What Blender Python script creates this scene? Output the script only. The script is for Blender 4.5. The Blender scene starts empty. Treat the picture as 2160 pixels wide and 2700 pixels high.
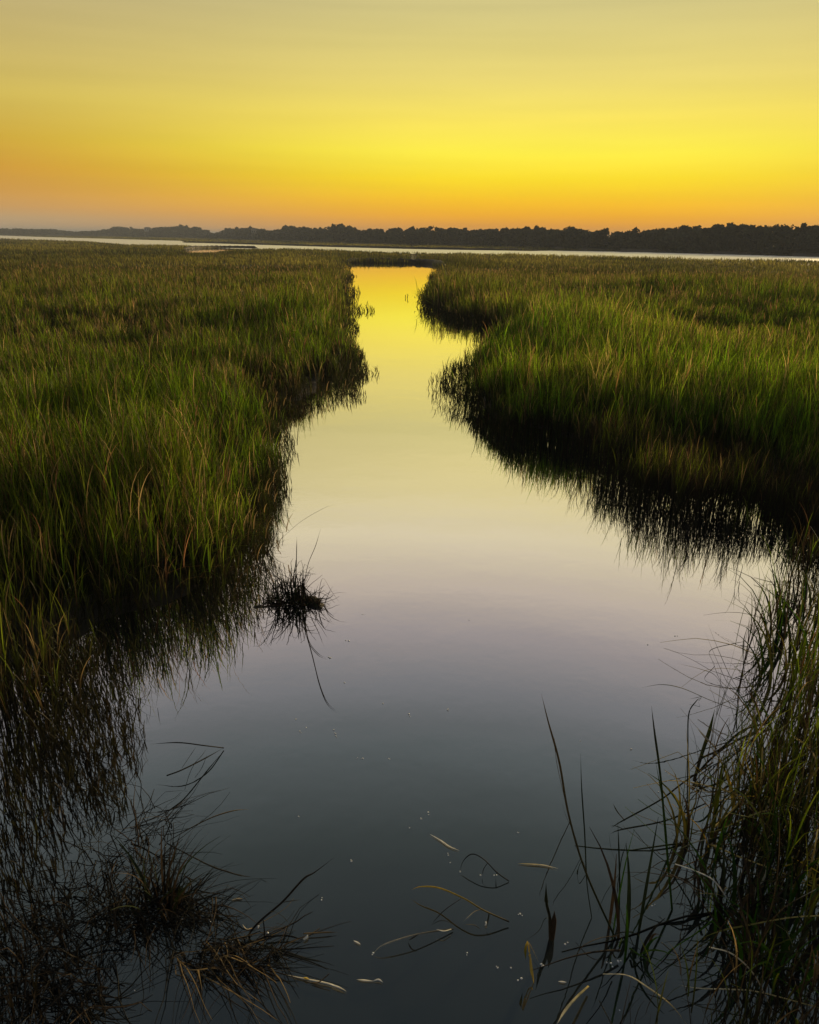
import bpy, math, random
import numpy as np
from mathutils import Matrix, Vector

# ------------------------------------------------------------------ camera, sky, sun
S = bpy.context.scene
C = S.collection
R = math.radians
PITCH, ROLL, FPX, CAMH = R(20.37), R(0.74), 1950.0, 3.0
cam_d = bpy.data.cameras.new("camera"); cam = bpy.data.objects.new("camera", cam_d); C.objects.link(cam)
cam_d.sensor_fit = 'VERTICAL'; cam_d.sensor_height = 36.0; cam_d.lens = 26.0
cam_d.clip_start = 0.05; cam_d.clip_end = 8000
CM = Matrix.Rotation(R(90) - PITCH, 4, 'X') @ Matrix.Rotation(ROLL, 4, 'Z')
cam.matrix_world = Matrix.Translation((0, 0, CAMH)) @ CM
S.camera = cam
GLOW_AZ, SUN_AZ, SUN_EL = R(10.5), R(33), R(9.5)

w = bpy.data.worlds.new("World"); S.world = w; w.use_nodes = True
nt = w.node_tree; N = nt.nodes; L = nt.links
for n in list(N): N.remove(n)
def nd(t, **k):
    n = N.new(t)
    for a, b in k.items(): setattr(n, a, b)
    return n
def mth(op, a, b=None, c=None, clamp=False):
    n = nd('ShaderNodeMath', operation=op, use_clamp=clamp)
    for i, v in enumerate((a, b, c)):
        if v is None: continue
        if isinstance(v, (int, float)): n.inputs[i].default_value = v
        else: L.new(v, n.inputs[i])
    return n.outputs[0]
def s2l(c):
    return tuple(((v/255)/12.92 if v/255 <= .04045 else ((v/255+.055)/1.055)**2.4) for v in c)
def ramp(fac, stops):
    n = nd('ShaderNodeValToRGB'); el = n.color_ramp.elements
    n.color_ramp.interpolation = 'B_SPLINE' if False else 'LINEAR'
    el[0].position = stops[0][0]; el[0].color = (*stops[0][1], 1)
    el[1].position = stops[-1][0]; el[1].color = (*stops[-1][1], 1)
    for p, c in stops[1:-1]:
        e = el.new(p); e.color = (*c, 1)
    L.new(fac, n.inputs[0]); return n.outputs[0]
def mix(f, a, b, mode='MIX'):
    n = nd('ShaderNodeMix', data_type='RGBA', blend_type=mode)
    if isinstance(f, (int, float)): n.inputs[0].default_value = f
    else: L.new(f, n.inputs[0])
    for i, v in ((6, a), (7, b)):
        if isinstance(v, tuple): n.inputs[i].default_value = (*v, 1)
        else: L.new(v, n.inputs[i])
    return n.outputs[2]
tc = nd('ShaderNodeTexCoord')
sep = nd('ShaderNodeSeparateXYZ'); L.new(tc.outputs['Generated'], sep.inputs[0])
X, Y, Z = sep.outputs
zc = mth('MAXIMUM', Z, 0.0)
el_ = mth('MULTIPLY', mth('ARCSINE', mth('MINIMUM', zc, 1.0)), 180/math.pi)      # degrees
hl = mth('SQRT', mth('ADD', mth('MULTIPLY', X, X), mth('MULTIPLY', Y, Y)))
hl = mth('MAXIMUM', hl, 0.001)
dot = mth('DIVIDE', mth('ADD', mth('MULTIPLY', X, math.sin(GLOW_AZ)), mth('MULTIPLY', Y, math.cos(GLOW_AZ))), hl)
azd = mth('MULTIPLY', mth('ARCCOSINE', mth('MINIMUM', mth('MAXIMUM', dot, -1.0), 1.0)), 180/math.pi)
p = mth('DIVIDE', mth('SQRT', mth('DIVIDE', el_, 90.0)), 1.0)                     # ramp position = sqrt(el/90)
P = lambda e: math.sqrt(e/90.0)
hi = [(22, (.80, .69, .46)), (26, (.68, .57, .47)), (29.5, (.50, .44, .43)), (33.5, (.36, .36, .38)),
      (38, (.235, .27, .28)), (44, (.13, .16, .162)), (50, (.085, .105, .115)), (58, (.06, .08, .095)), (90, (.045, .062, .085))]
A = [(0, s2l((236, 150, 48))), (0.9, s2l((240, 160, 28))), (1.5, s2l((249, 174, 6))), (2.4, s2l((254, 194, 8))),
     (3.9, s2l((254, 222, 26))), (5.6, s2l((255, 238, 66))), (7.5, s2l((250, 228, 90))), (10, s2l((238, 218, 116))),
     (14, s2l((212, 199, 132))), (16.5, s2l((226, 210, 146))), (18.5, s2l((228, 212, 154)))]
A = [(e, tuple(v*(1.05 if .8 < e < 8 else 1) for v in c)) for e, c in A]
B = [(0, s2l((184, 160, 136))), (0.9, s2l((196, 164, 120))), (1.6, s2l((210, 160, 96))), (2.6, s2l((211, 154, 72))),
     (3.9, s2l((210, 152, 54))), (5.6, s2l((208, 166, 58))), (8, s2l((210, 184, 88))), (14, s2l((188, 171, 122))),
     (17.5, s2l((192, 180, 134)))]
D = [(0, (.10, .09, .10)), (6, (.10, .09, .10)), (15, (.085, .085, .10)), (35, (.065, .08, .11)), (90, (.045, .062, .085))]
ra = ramp(p, [(P(e), c) for e, c in A + hi])
rb = ramp(p, [(P(e), c) for e, c in B + [(e, tuple(.93*v for v in c)) for e, c in hi[:-1]] + hi[-1:]])
rd = ramp(p, [(P(e), c) for e, c in D])
def sstep(v, a, b):
    n = nd('ShaderNodeMapRange', interpolation_type='SMOOTHSTEP')
    L.new(v, n.inputs[0]); n.inputs[1].default_value = a; n.inputs[2].default_value = b
    return n.outputs[0]
col = mix(sstep(azd, 4, 44), ra, rb)
col = mix(sstep(azd, 50, 130), col, rd)
# faint horizontal bands of cirrus low over the horizon
mp = nd('ShaderNodeMapping'); mp.inputs['Scale'].default_value = (1.6, 1.6, 26)
mp.inputs['Rotation'].default_value = (0, R(1.2), 0)
L.new(tc.outputs['Generated'], mp.inputs[0])
nz = nd('ShaderNodeTexNoise'); nz.inputs['Scale'].default_value = 2.2; nz.inputs['Detail'].default_value = 4
L.new(mp.outputs[0], nz.inputs[0])
band = nd('ShaderNodeMapRange'); L.new(nz.outputs[0], band.inputs[0])
band.inputs[1].default_value = .35; band.inputs[2].default_value = .65; band.inputs[3].default_value = .972; band.inputs[4].default_value = 1.014
vm = nd('ShaderNodeVectorMath', operation='SCALE'); L.new(col, vm.inputs[0]); L.new(band.outputs[0], vm.inputs['Scale'])
bg = nd('ShaderNodeBackground'); L.new(vm.outputs[0], bg.inputs[0]); bg.inputs[1].default_value = 1.0
sk = nd('ShaderNodeTexSky', sky_type='NISHITA'); sk.sun_disc = False; sk.sun_elevation = SUN_EL; sk.sun_rotation = SUN_AZ
bg2 = nd('ShaderNodeBackground'); L.new(sk.outputs[0], bg2.inputs[0]); bg2.inputs[1].default_value = 0.0008
ad = nd('ShaderNodeAddShader'); L.new(bg.outputs[0], ad.inputs[0]); L.new(bg2.outputs[0], ad.inputs[1])
wo = nd('ShaderNodeOutputWorld'); L.new(ad.outputs[0], wo.inputs[0])

sd = bpy.data.lights.new("sun", 'SUN'); so = bpy.data.objects.new("sun", sd); C.objects.link(so)
sd.energy = 3.5; sd.angle = R(2.0); sd.color = (1.0, .72, .36)
sdir = Vector((math.sin(SUN_AZ)*math.cos(SUN_EL), math.cos(SUN_AZ)*math.cos(SUN_EL), math.sin(SUN_EL)))
so.rotation_euler = sdir.to_track_quat('Z', 'Y').to_euler()
S.view_settings.view_transform = 'Standard'; S.view_settings.look = 'None'
S.view_settings.exposure = 0; S.view_settings.gamma = 1
S.cycles.max_bounces = 8; S.cycles.transmission_bounces = 4; S.cycles.volume_bounces = 0
S.cycles.diffuse_bounces = 4; S.cycles.glossy_bounces = 3

# ------------------------------------------------------------------ helpers
rng = np.random.default_rng(11); random.seed(7)
CM3 = np.array(CM.to_3x3())
def rays(px, py):
    px = np.asarray(px, float); py = np.asarray(py, float)
    l = np.stack([(px-1080)/FPX, (1350-py)/FPX, -np.ones_like(px)], -1)
    return l @ CM3.T
def at(px, py, z=0.0):
    r = rays(px, py); t = (z-CAMH)/r[..., 2]
    q = r*t[..., None]; q[..., 2] = z
    return q
def at1(px, py, z=0.0): return at(np.array([px]), np.array([py]), z)[0]
def hor(px): return 612 + 28*px/2160
def azi(px):
    r = rays(px, hor(np.asarray(px, float))); return np.arctan2(r[..., 0], r[..., 1])
def to_px(q):
    q = np.asarray(q, float) - np.array([0, 0, CAMH]); l = q @ CM3
    return np.stack([1080 - FPX*l[..., 0]/l[..., 2], 1350 + FPX*l[..., 1]/l[..., 2]], -1)
TAB = rng.random((256, 256))
def vn(x, y):
    xi = np.floor(x).astype(int); yi = np.floor(y).astype(int); fx = x-xi; fy = y-yi
    fx = fx*fx*(3-2*fx); fy = fy*fy*(3-2*fy)
    g = lambda a, b: TAB[a & 255, b & 255]
    return (g(xi, yi)*(1-fx)+g(xi+1, yi)*fx)*(1-fy) + (g(xi, yi+1)*(1-fx)+g(xi+1, yi+1)*fx)*fy
def fbm(x, y, o=4):
    s = 0; a = .5; t = 0
    for i in range(o):
        s = s + a*vn(x*2**i+17.3*i, y*2**i+5.1*i); t += a; a *= .5
    return s/t
def sst(v, a, b):
    t = np.clip((v-a)/(b-a), 0, 1); return t*t*(3-2*t)
def poly_sd(x, y, poly):
    """signed distance, negative inside; also nearest boundary point"""
    P_ = np.asarray(poly)[:, :2]; n = len(P_)
    best = np.full(x.shape, 1e18); bx = np.zeros_like(x); by = np.zeros_like(x); inside = np.zeros(x.shape, bool)
    for i in range(n):
        ax, ay = P_[i]; cx, cy = P_[(i+1) % n]; dx, dy = cx-ax, cy-ay
        t = np.clip(((x-ax)*dx+(y-ay)*dy)/(dx*dx+dy*dy+1e-12), 0, 1)
        qx = ax+t*dx; qy = ay+t*dy; d = (x-qx)**2+(y-qy)**2
        m = d < best; best = np.where(m, d, best); bx = np.where(m, qx, bx); by = np.where(m, qy, by)
        c = ((ay > y) != (cy > y)); 
        xx = ax + (y-ay)/(cy-ay if cy != ay else 1e-12)*dx
        inside ^= c & (x < xx)
    d = np.sqrt(best); return np.where(inside, -d, d), bx, by

def mesh_np(name, verts, quads, mats, parent=None, col=None, smooth=False, mat_idx=None):
    me = bpy.data.meshes.new(name)
    verts = np.asarray(verts, np.float32); quads = np.asarray(quads, np.int32)
    k = quads.shape[1]
    me.vertices.add(len(verts)); me.vertices.foreach_set('co', verts.ravel())
    me.loops.add(quads.size); me.loops.foreach_set('vertex_index', quads.ravel())
    me.polygons.add(len(quads)); me.polygons.foreach_set('loop_start', np.arange(len(quads), dtype=np.int32)*k)
    me.polygons.foreach_set('loop_total', np.full(len(quads), k, np.int32))
    if smooth: me.polygons.foreach_set('use_smooth', np.ones(len(quads), bool))
    if mat_idx is not None: me.polygons.foreach_set('material_index', np.asarray(mat_idx, np.int32))
    me.update(calc_edges=True)
    if col is not None:
        a = me.color_attributes.new('tint', 'FLOAT_COLOR', 'POINT')
        c4 = np.ones((len(verts), 4), np.float32); c4[:, :3] = col; a.data.foreach_set('color', c4.ravel())
    for m in (mats if isinstance(mats, (list, tuple)) else [mats]): me.materials.append(m)
    o = bpy.data.objects.new(name, me); C.objects.link(o)
    if parent: o.parent = parent
    return o
def tag(o, label=None, cat=None, group=None, kind=None):
    if label: o['label'] = label
    if cat: o['category'] = cat
    if group: o['group'] = group
    if kind: o['kind'] = kind
    return o
def empty(name, loc, label, cat, group=None):
    o = bpy.data.objects.new(name, None); C.objects.link(o); o.location = loc; o.empty_display_size = .1
    return tag(o, label, cat, group)

# ------------------------------------------------------------------ materials
def new_mat(name):
    m = bpy.data.materials.new(name); m.use_nodes = True; t = m.node_tree
    for n in list(t.nodes): t.nodes.remove(n)
    return m, t, t.nodes.new('ShaderNodeOutputMaterial')
def leaf_mat(name, trans=.4, gloss=.04, scale=9.0):
    m, t, out = new_mat(name); ln = t.links
    at_ = t.nodes.new('ShaderNodeAttribute'); at_.attribute_name = 'tint'
    tcn = t.nodes.new('ShaderNodeTexCoord'); no = t.nodes.new('ShaderNodeTexNoise'); no.inputs['Scale'].default_value = scale
    ln.new(tcn.outputs['Object'], no.inputs[0])
    mr = t.nodes.new('ShaderNodeMapRange'); ln.new(no.outputs[0], mr.inputs[0]); mr.inputs[3].default_value = .6; mr.inputs[4].default_value = 1.4
    sc = t.nodes.new('ShaderNodeVectorMath'); sc.operation = 'SCALE'; ln.new(at_.outputs['Color'], sc.inputs[0]); ln.new(mr.outputs[0], sc.inputs['Scale'])
    di = t.nodes.new('ShaderNodeBsdfDiffuse'); tr = t.nodes.new('ShaderNodeBsdfTranslucent'); gl = t.nodes.new('ShaderNodeBsdfGlossy')
    gl.inputs['Roughness'].default_value = .45; gl.inputs['Color'].default_value = (.6, .6, .6, 1)
    ln.new(sc.outputs[0], di.inputs[0]); ln.new(sc.outputs[0], tr.inputs[0])
    m1 = t.nodes.new('ShaderNodeMixShader'); m1.inputs[0].default_value = trans; ln.new(di.outputs[0], m1.inputs[1]); ln.new(tr.outputs[0], m1.inputs[2])
    m2 = t.nodes.new('ShaderNodeMixShader'); m2.inputs[0].default_value = gloss; ln.new(m1.outputs[0], m2.inputs[1]); ln.new(gl.outputs[0], m2.inputs[2])
    ln.new(m2.outputs[0], out.inputs[0]); return m
def plain_mat(name, c1, c2, scale=4, rough=.8, bump=0.0):
    m, t, out = new_mat(name); ln = t.links
    tcn = t.nodes.new('ShaderNodeTexCoord'); no = t.nodes.new('ShaderNodeTexNoise')
    no.inputs['Scale'].default_value = scale; no.inputs['Detail'].default_value = 6
    ln.new(tcn.outputs['Object'], no.inputs[0])
    cr = t.nodes.new('ShaderNodeValToRGB'); ln.new(no.outputs[0], cr.inputs[0])
    cr.color_ramp.elements[0].position = .35; cr.color_ramp.elements[0].color = (*c1, 1)
    cr.color_ramp.elements[1].position = .65; cr.color_ramp.elements[1].color = (*c2, 1)
    b = t.nodes.new('ShaderNodeBsdfPrincipled'); ln.new(cr.outputs[0], b.inputs['Base Color']); b.inputs['Roughness'].default_value = rough
    if bump:
        bp = t.nodes.new('ShaderNodeBump'); bp.inputs['Strength'].default_value = .6; bp.inputs['Distance'].default_value = bump
        ln.new(no.outputs[0], bp.inputs['Height']); ln.new(bp.outputs[0], b.inputs['Normal'])
    ln.new(b.outputs[0], out.inputs[0]); return m
M_grass = leaf_mat('grass_blade', .6, .02)
M_reed = leaf_mat('reed_blade', .25, .02, 30)
M_tree = leaf_mat('tree_leaf', .15, .0, .6)
M_mud = plain_mat('marsh_mud', (.018, .014, .009), (.045, .036, .022), 3, .75, .05)
M_bark = plain_mat('bark', (.03, .024, .02), (.07, .055, .045), 8, .9, .02)
M_wall = plain_mat('house_paint', (.55, .53, .5), (.66, .64, .6), 2, .7)
M_roof = plain_mat('house_roof', (.10, .09, .09), (.16, .15, .15), 2, .8)
M_glass = plain_mat('window_glass', (.02, .025, .03), (.04, .045, .05), 1, .1)
M_foam, t_, o_ = new_mat('foam')
b_ = t_.nodes.new('ShaderNodeBsdfPrincipled'); b_.inputs['Base Color'].default_value = (.85, .88, .9, 1); b_.inputs['Roughness'].default_value = .15
b_.inputs['Coat Weight'].default_value = .6
t_.links.new(b_.outputs[0], o_.inputs[0])
# still, turbid creek water: mirror whose strength follows the angle of view (Fresnel-like), dark silt body
M_water, t, out = new_mat('creek_water'); ln = t.links
lw = t.nodes.new('ShaderNodeLayerWeight'); lw.inputs[0].default_value = .5
cr = t.nodes.new('ShaderNodeValToRGB'); ln.new(lw.outputs['Facing'], cr.inputs[0]); e = cr.color_ramp.elements
st = [(0, .10), (.18, .17), (.29, .25), (.41, .40), (.53, .68), (.625, .87), (.74, .96), (.965, .97)]
e[0].position = 0; e[0].color = (.1, .1, .1, 1); e[1].position = .965; e[1].color = (.96, .96, .96, 1)
for a, b in st[1:-1]: q = e.new(a); q.color = (b, b, b, 1)
gl = t.nodes.new('ShaderNodeBsdfGlossy'); gl.inputs['Roughness'].default_value = .0; gl.inputs['Color'].default_value = (1, 1, 1, 1)
di = t.nodes.new('ShaderNodeBsdfDiffuse'); di.inputs[0].default_value = (.018, .024, .025, 1)
tcn = t.nodes.new('ShaderNodeTexCoord')
n1 = t.nodes.new('ShaderNodeTexNoise'); n1.inputs['Scale'].default_value = 1.6; n1.inputs['Detail'].default_value = 3
n2 = t.nodes.new('ShaderNodeTexNoise'); n2.inputs['Scale'].default_value = 14; n2.inputs['Detail'].default_value = 2
ln.new(tcn.outputs['Object'], n1.inputs[0]); ln.new(tcn.outputs['Object'], n2.inputs[0])
b1 = t.nodes.new('ShaderNodeBump'); b1.inputs['Strength'].default_value = .5; b1.inputs['Distance'].default_value = .004; ln.new(n1.outputs[0], b1.inputs['Height'])
b2 = t.nodes.new('ShaderNodeBump'); b2.inputs['Strength'].default_value = .4; b2.inputs['Distance'].default_value = .0006; ln.new(n2.outputs[0], b2.inputs['Height']); ln.new(b1.outputs[0], b2.inputs['Normal'])
ln.new(b2.outputs[0], gl.inputs['Normal'])
mx = t.nodes.new('ShaderNodeMixShader'); ln.new(cr.outputs[0], mx.inputs[0]); ln.new(di.outputs[0], mx.inputs[1]); ln.new(gl.outputs[0], mx.inputs[2]); ln.new(mx.outputs[0], out.inputs[0])

# ------------------------------------------------------------------ plan of the place (world xy)
def G(pts, z=0.0): a = np.array(pts, float); return at(a[:, 0], a[:, 1], z)[:, :2]
creek = np.vstack([G([(918, 694), (925, 735), (929, 776), (945, 845), (936, 901), (952, 960), (956, 1005), (939, 1048), (876, 1074), (846, 1095),
    (801, 1155), (739, 1205), (716, 1262), (708, 1340), (715, 1420), (728, 1500), (732, 1575), (670, 1640), (560, 1676), (470, 1700), (400, 1770), (345, 1900), (310, 2060), (250, 2200), (140, 2330), (20, 2450), (-200, 2700), (-500, 3300)]),
    [(-6, -1), (-6, -6), (6, -6), (6, -1)],
    G([(2700, 1400), (2160, 1340), (2028, 1318), (1953, 1300), (1815, 1255), (1665, 1212), (1560, 1196), (1440, 1186), (1302, 1165), (1210, 1128), (1165, 1098),
    (1152, 1058), (1177, 1002), (1262, 960), (1300, 905), (1190, 842), (1105, 806), (1087, 782), (1138, 752), (1146, 720), (1144, 696)])])
near_edge = [(-700, 616), (0, 627), (200, 632.6), (340, 642), (480, 643.6), (540, 647), (700, 653), (900, 657), (1080, 662), (1400, 668), (1620, 673), (1850, 679), (2160, 683), (2800, 694)]
far_edge = [(2800, 689), (2160, 677.5), (1900, 670), (1620, 663.5), (1450, 661), (1400, 662), (1080, 656.5), (900, 652), (700, 646), (540, 641), (490, 640), (478, 635), (300, 630), (120, 625), (0, 621), (-700, 611)]
river = np.vstack([G(near_edge, .50), G(far_edge)])
pond = G([(487, 659), (520, 656), (650, 655), (640, 660), (585, 664), (560, 668), (505, 668)])
shoal_l = G([(720, 1600), (640, 1680), (500, 1720), (430, 1800), (420, 1950), (430, 2080), (390, 2190), (380, 2330), (330, 2450), (300, 2700), (250, 3300), (-900, 3300), (-900, 1740), (0, 1700), (400, 1660)])
shoal_r = G([(1460, 1180), (1700, 1220), (1850, 1260), (2700, 1420), (2700, 3300), (1560, 3300), (1560, 2700), (1620, 2560), (1700, 2430), (1770, 2300), (1790, 2120), (1830, 1950), (1900, 1780), (1960, 1660), (2010, 1560), (2040, 1470), (2000, 1500), (1860, 1450), (1760, 1400), (1640, 1350), (1520, 1262)])
def water_sd(x, y):
    a, ax, ay = poly_sd(x, y, creek); b, bx, by = poly_sd(x, y, river); c, cx, cy = poly_sd(x, y, pond)
    m = np.minimum(np.minimum(a, b), c)
    qx = np.where(m == a, ax, np.where(m == b, bx, cx)); qy = np.where(m == a, ay, np.where(m == b, by, cy))
    return m, qx, qy
# foot of the far wood, and its skyline, as the azimuth sees them
BX = np.array([-700, 0, 300, 540, 700, 900, 1080, 1400, 1500, 1620, 1900, 2160, 2900]); BY = np.array([609.5, 620, 624, 629, 634, 641, 647, 655, 659, 662.5, 669, 676, 688])
wood_xy = at(BX, BY, 0.0)[:, :2]; w_az = np.arctan2(wood_xy[:, 0], wood_xy[:, 1]); w_d = np.hypot(wood_xy[:, 0], wood_xy[:, 1])
def wood_dist(a): return np.interp(a, w_az, w_d)

# ------------------------------------------------------------------ ground and water
def build_ground():
    na, nr = 900, 190
    ang = np.concatenate([np.linspace(-R(42), R(42), 700, endpoint=False), np.linspace(R(42), R(318), 200, endpoint=False)])
    rad = np.concatenate([[.05], np.geomspace(.6, 5200, nr-1)])
    Ag, Rg = np.meshgrid(ang, rad); x = Rg*np.sin(Ag); y = Rg*np.cos(Ag)
    x_ = x.ravel(); y_ = y.ravel(); d = np.hypot(x_, y_)
    sdw, _, _ = water_sd(x_, y_)
    wd = np.clip(.25 + d*.004, .25, 3)
    h = -.45 + .46*sst(sdw + (fbm(x_*2, y_*2)-.5)*.6*wd, 0, wd*3.2) + (fbm(x_*1.3, y_*1.3)-.5)*.11 + (fbm(x_*.15, y_*.15)-.5)*.10
    beyond = d > wood_dist(np.arctan2(x_, y_))-4
    h = np.where(beyond & (y_ > 0), .35+.5*fbm(x_*.02, y_*.02), h)
    h = np.where(y_ < -7, .05, h)
    h = np.where((sdw < 0) & (h > -.05), -.05, h)
    q = []
    i = np.arange(nr-1)[:, None]; j = np.arange(na)[None, :]; j2 = (j+1) % na
    q = np.stack([i*na+j, i*na+j2, (i+1)*na+j2, (i+1)*na+j], -1).reshape(-1, 4)
    o = mesh_np('ground', np.stack([x_, y_, h], -1), q[:, ::-1], M_mud, smooth=True)
    tag(o, kind='structure')
build_ground()
r_ = 5000; o = mesh_np('water', [(-r_, -r_, 0), (r_, -r_, 0), (r_, r_, 0), (-r_, r_, 0)], [(0, 1, 2, 3)], M_water); tag(o, kind='structure')
# the broad river beyond the marsh is ruffled by wind, so it gathers light from higher in the sky
M_river = M_water.copy(); M_river.name = 'river_water'
for n in M_river.node_tree.nodes:
    if n.type == 'BSDF_GLOSSY': n.inputs['Roughness'].default_value = .35
    if n.type == 'VALTORGB':
        for e in n.color_ramp.elements: e.color = (.97, .97, .97, 1)
me = bpy.data.meshes.new('river'); me.from_pydata([(a, b, .006) for a, b in river], [], [tuple(range(len(river)))]); me.materials.append(M_river)
o = bpy.data.objects.new('river', me); C.objects.link(o); tag(o, kind='structure')

# ------------------------------------------------------------------ grass
def ribbons(base, H, dirx, lean, droop, width, waz, seg, colb, colt, tipw=.12, wob=None):
    """blades as tapering ribbons. base Nx3; dirx Nx2 unit lean direction"""
    n = len(base); t = np.linspace(0, 1, seg+1)[None, :]
    out = H[:, None]*(lean[:, None]*t**1.6 + droop[:, None]*t**4)
    up = H[:, None]*(t - .5*lean[:, None]**2*t**2 - droop[:, None]*.55*t**5)
    cx = base[:, 0:1]+dirx[:, 0:1]*out; cy = base[:, 1:2]+dirx[:, 1:2]*out; cz = base[:, 2:3]+up
    if wob is not None:
        cx = cx + wob[:, None]*np.sin(t*5+wob[:, None]*300)*t
    wv = width[:, None]*.5*np.where(t < .35, .75+.7*t, 1.0-(1-tipw)*((t-.35)/.65)**1.5)
    ux = np.cos(waz)[:, None]; uy = np.sin(waz)[:, None]
    v = np.empty((n, seg+1, 2, 3), np.float32)
    v[:, :, 0, 0] = cx-ux*wv; v[:, :, 0, 1] = cy-uy*wv; v[:, :, 0, 2] = cz
    v[:, :, 1, 0] = cx+ux*wv; v[:, :, 1, 1] = cy+uy*wv; v[:, :, 1, 2] = cz
    c = colb[:, None, :]*(1-t[..., None]) + colt[:, None, :]*t[..., None]
    c = np.repeat(c[:, :, None, :], 2, 2)
    b = (np.arange(n)*(seg+1)*2)[:, None]; k = np.arange(seg)[None, :]*2
    q = np.stack([b+k, b+k+1, b+k+3, b+k+2], -1).reshape(-1, 4)
    centre = np.stack([cx, cy, cz], -1)
    return v.reshape(-1, 3), q, c.reshape(-1, 3), centre
def join(parts):
    V, Q, Cc = [], [], []; k = 0
    for v, q, c in parts: V.append(v); Q.append(q+k); Cc.append(c); k += len(v)
    return np.concatenate(V), np.concatenate(Q), np.concatenate(Cc)
PAL = {'green': (.040, .118, .003), 'olive': (.105, .140, .007), 'yellow': (.20, .165, .03), 'tan': (.27, .19, .085), 'red': (.15, .075, .035), 'dark': (.025, .04, .012)}
PAL = {k: np.array(v) for k, v in PAL.items()}
def blade_cols(x, y, d, n):
    g = fbm(x*.35, y*.35); g2 = fbm(x*.06+40, y*.06+9); r = rng.random(n)
    a = np.clip((g-.42)*1.6+(g2-.5)*1.6+(rng.random(n)-.5)*.6, 0, 1)[:, None]
    base = PAL['green']*(1-a)+PAL['olive']*a
    tip = PAL['olive']*(1-a)+(.6*PAL['yellow']+.4*PAL['olive'])*a
    dead = (r < .10+.12*sst(g, .5, .7))[:, None]; red = (r > .965)[:, None]
    base = np.where(dead, PAL['tan']*.6, base); tip = np.where(dead, PAL['tan'], tip)
    base = np.where(red, PAL['red'], base); tip = np.where(red, PAL['red']*1.3, tip)
    far = sst(d, 20, 75)[:, None]; brown = np.array([.105, .092, .022])*(.35+1.2*sst(g2, .3, .7)[:, None])*(.7+.6*g[:, None])
    base = base*(1-far*.75)+brown*far*.75; tip = tip*(1-far*.75)+brown*1.15*far*.75
    j = (.25+1.4*rng.random(n)**1.9)[:, None]*(1.5+.24*(1-sst(d, 25, 60)))[:, None]; return base*j, tip*j
def flow(x, y, n):
    a = fbm(x*.12+3, y*.12+8)*8 + (fbm(x*.9, y*.9+30)-.5)*3 + rng.normal(0, .9, n)
    return np.stack([np.cos(a), np.sin(a)], -1)
def region_samples(d0, d1, dens, ang=R(37), lat=1.2):
    area = ang*(d1*d1-d0*d0)+2*lat*(d1-d0)*1.0
    n = int(area*dens); d = np.sqrt(rng.random(n)*(d1*d1-d0*d0)+d0*d0); a = (rng.random(n)*2-1)*ang
    x = d*np.sin(a)+np.sign(a)*lat*rng.random(n); y = d*np.cos(a); return x, y
SILT_SHADE = np.array([.017, .014, .009])
def base_shade(c, z, shade_top):  # shade low among the stems painted into blade colour, in a silt tone
    f = (.88*(1-sst(z, shade_top-.12, shade_top+.16)))[:, None]
    return c*(1-f)+SILT_SHADE*f
parts = []; shoal_parts = []; heads = []
rings = [(1.6, 5, 620), (5, 9, 620), (9, 14, 430), (14, 20, 280), (20, 30, 160), (30, 45, 85), (45, 70, 40), (70, 110, 14), (110, 170, 6.5), (170, 300, 2.6), (300, 760, .42)]
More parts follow.
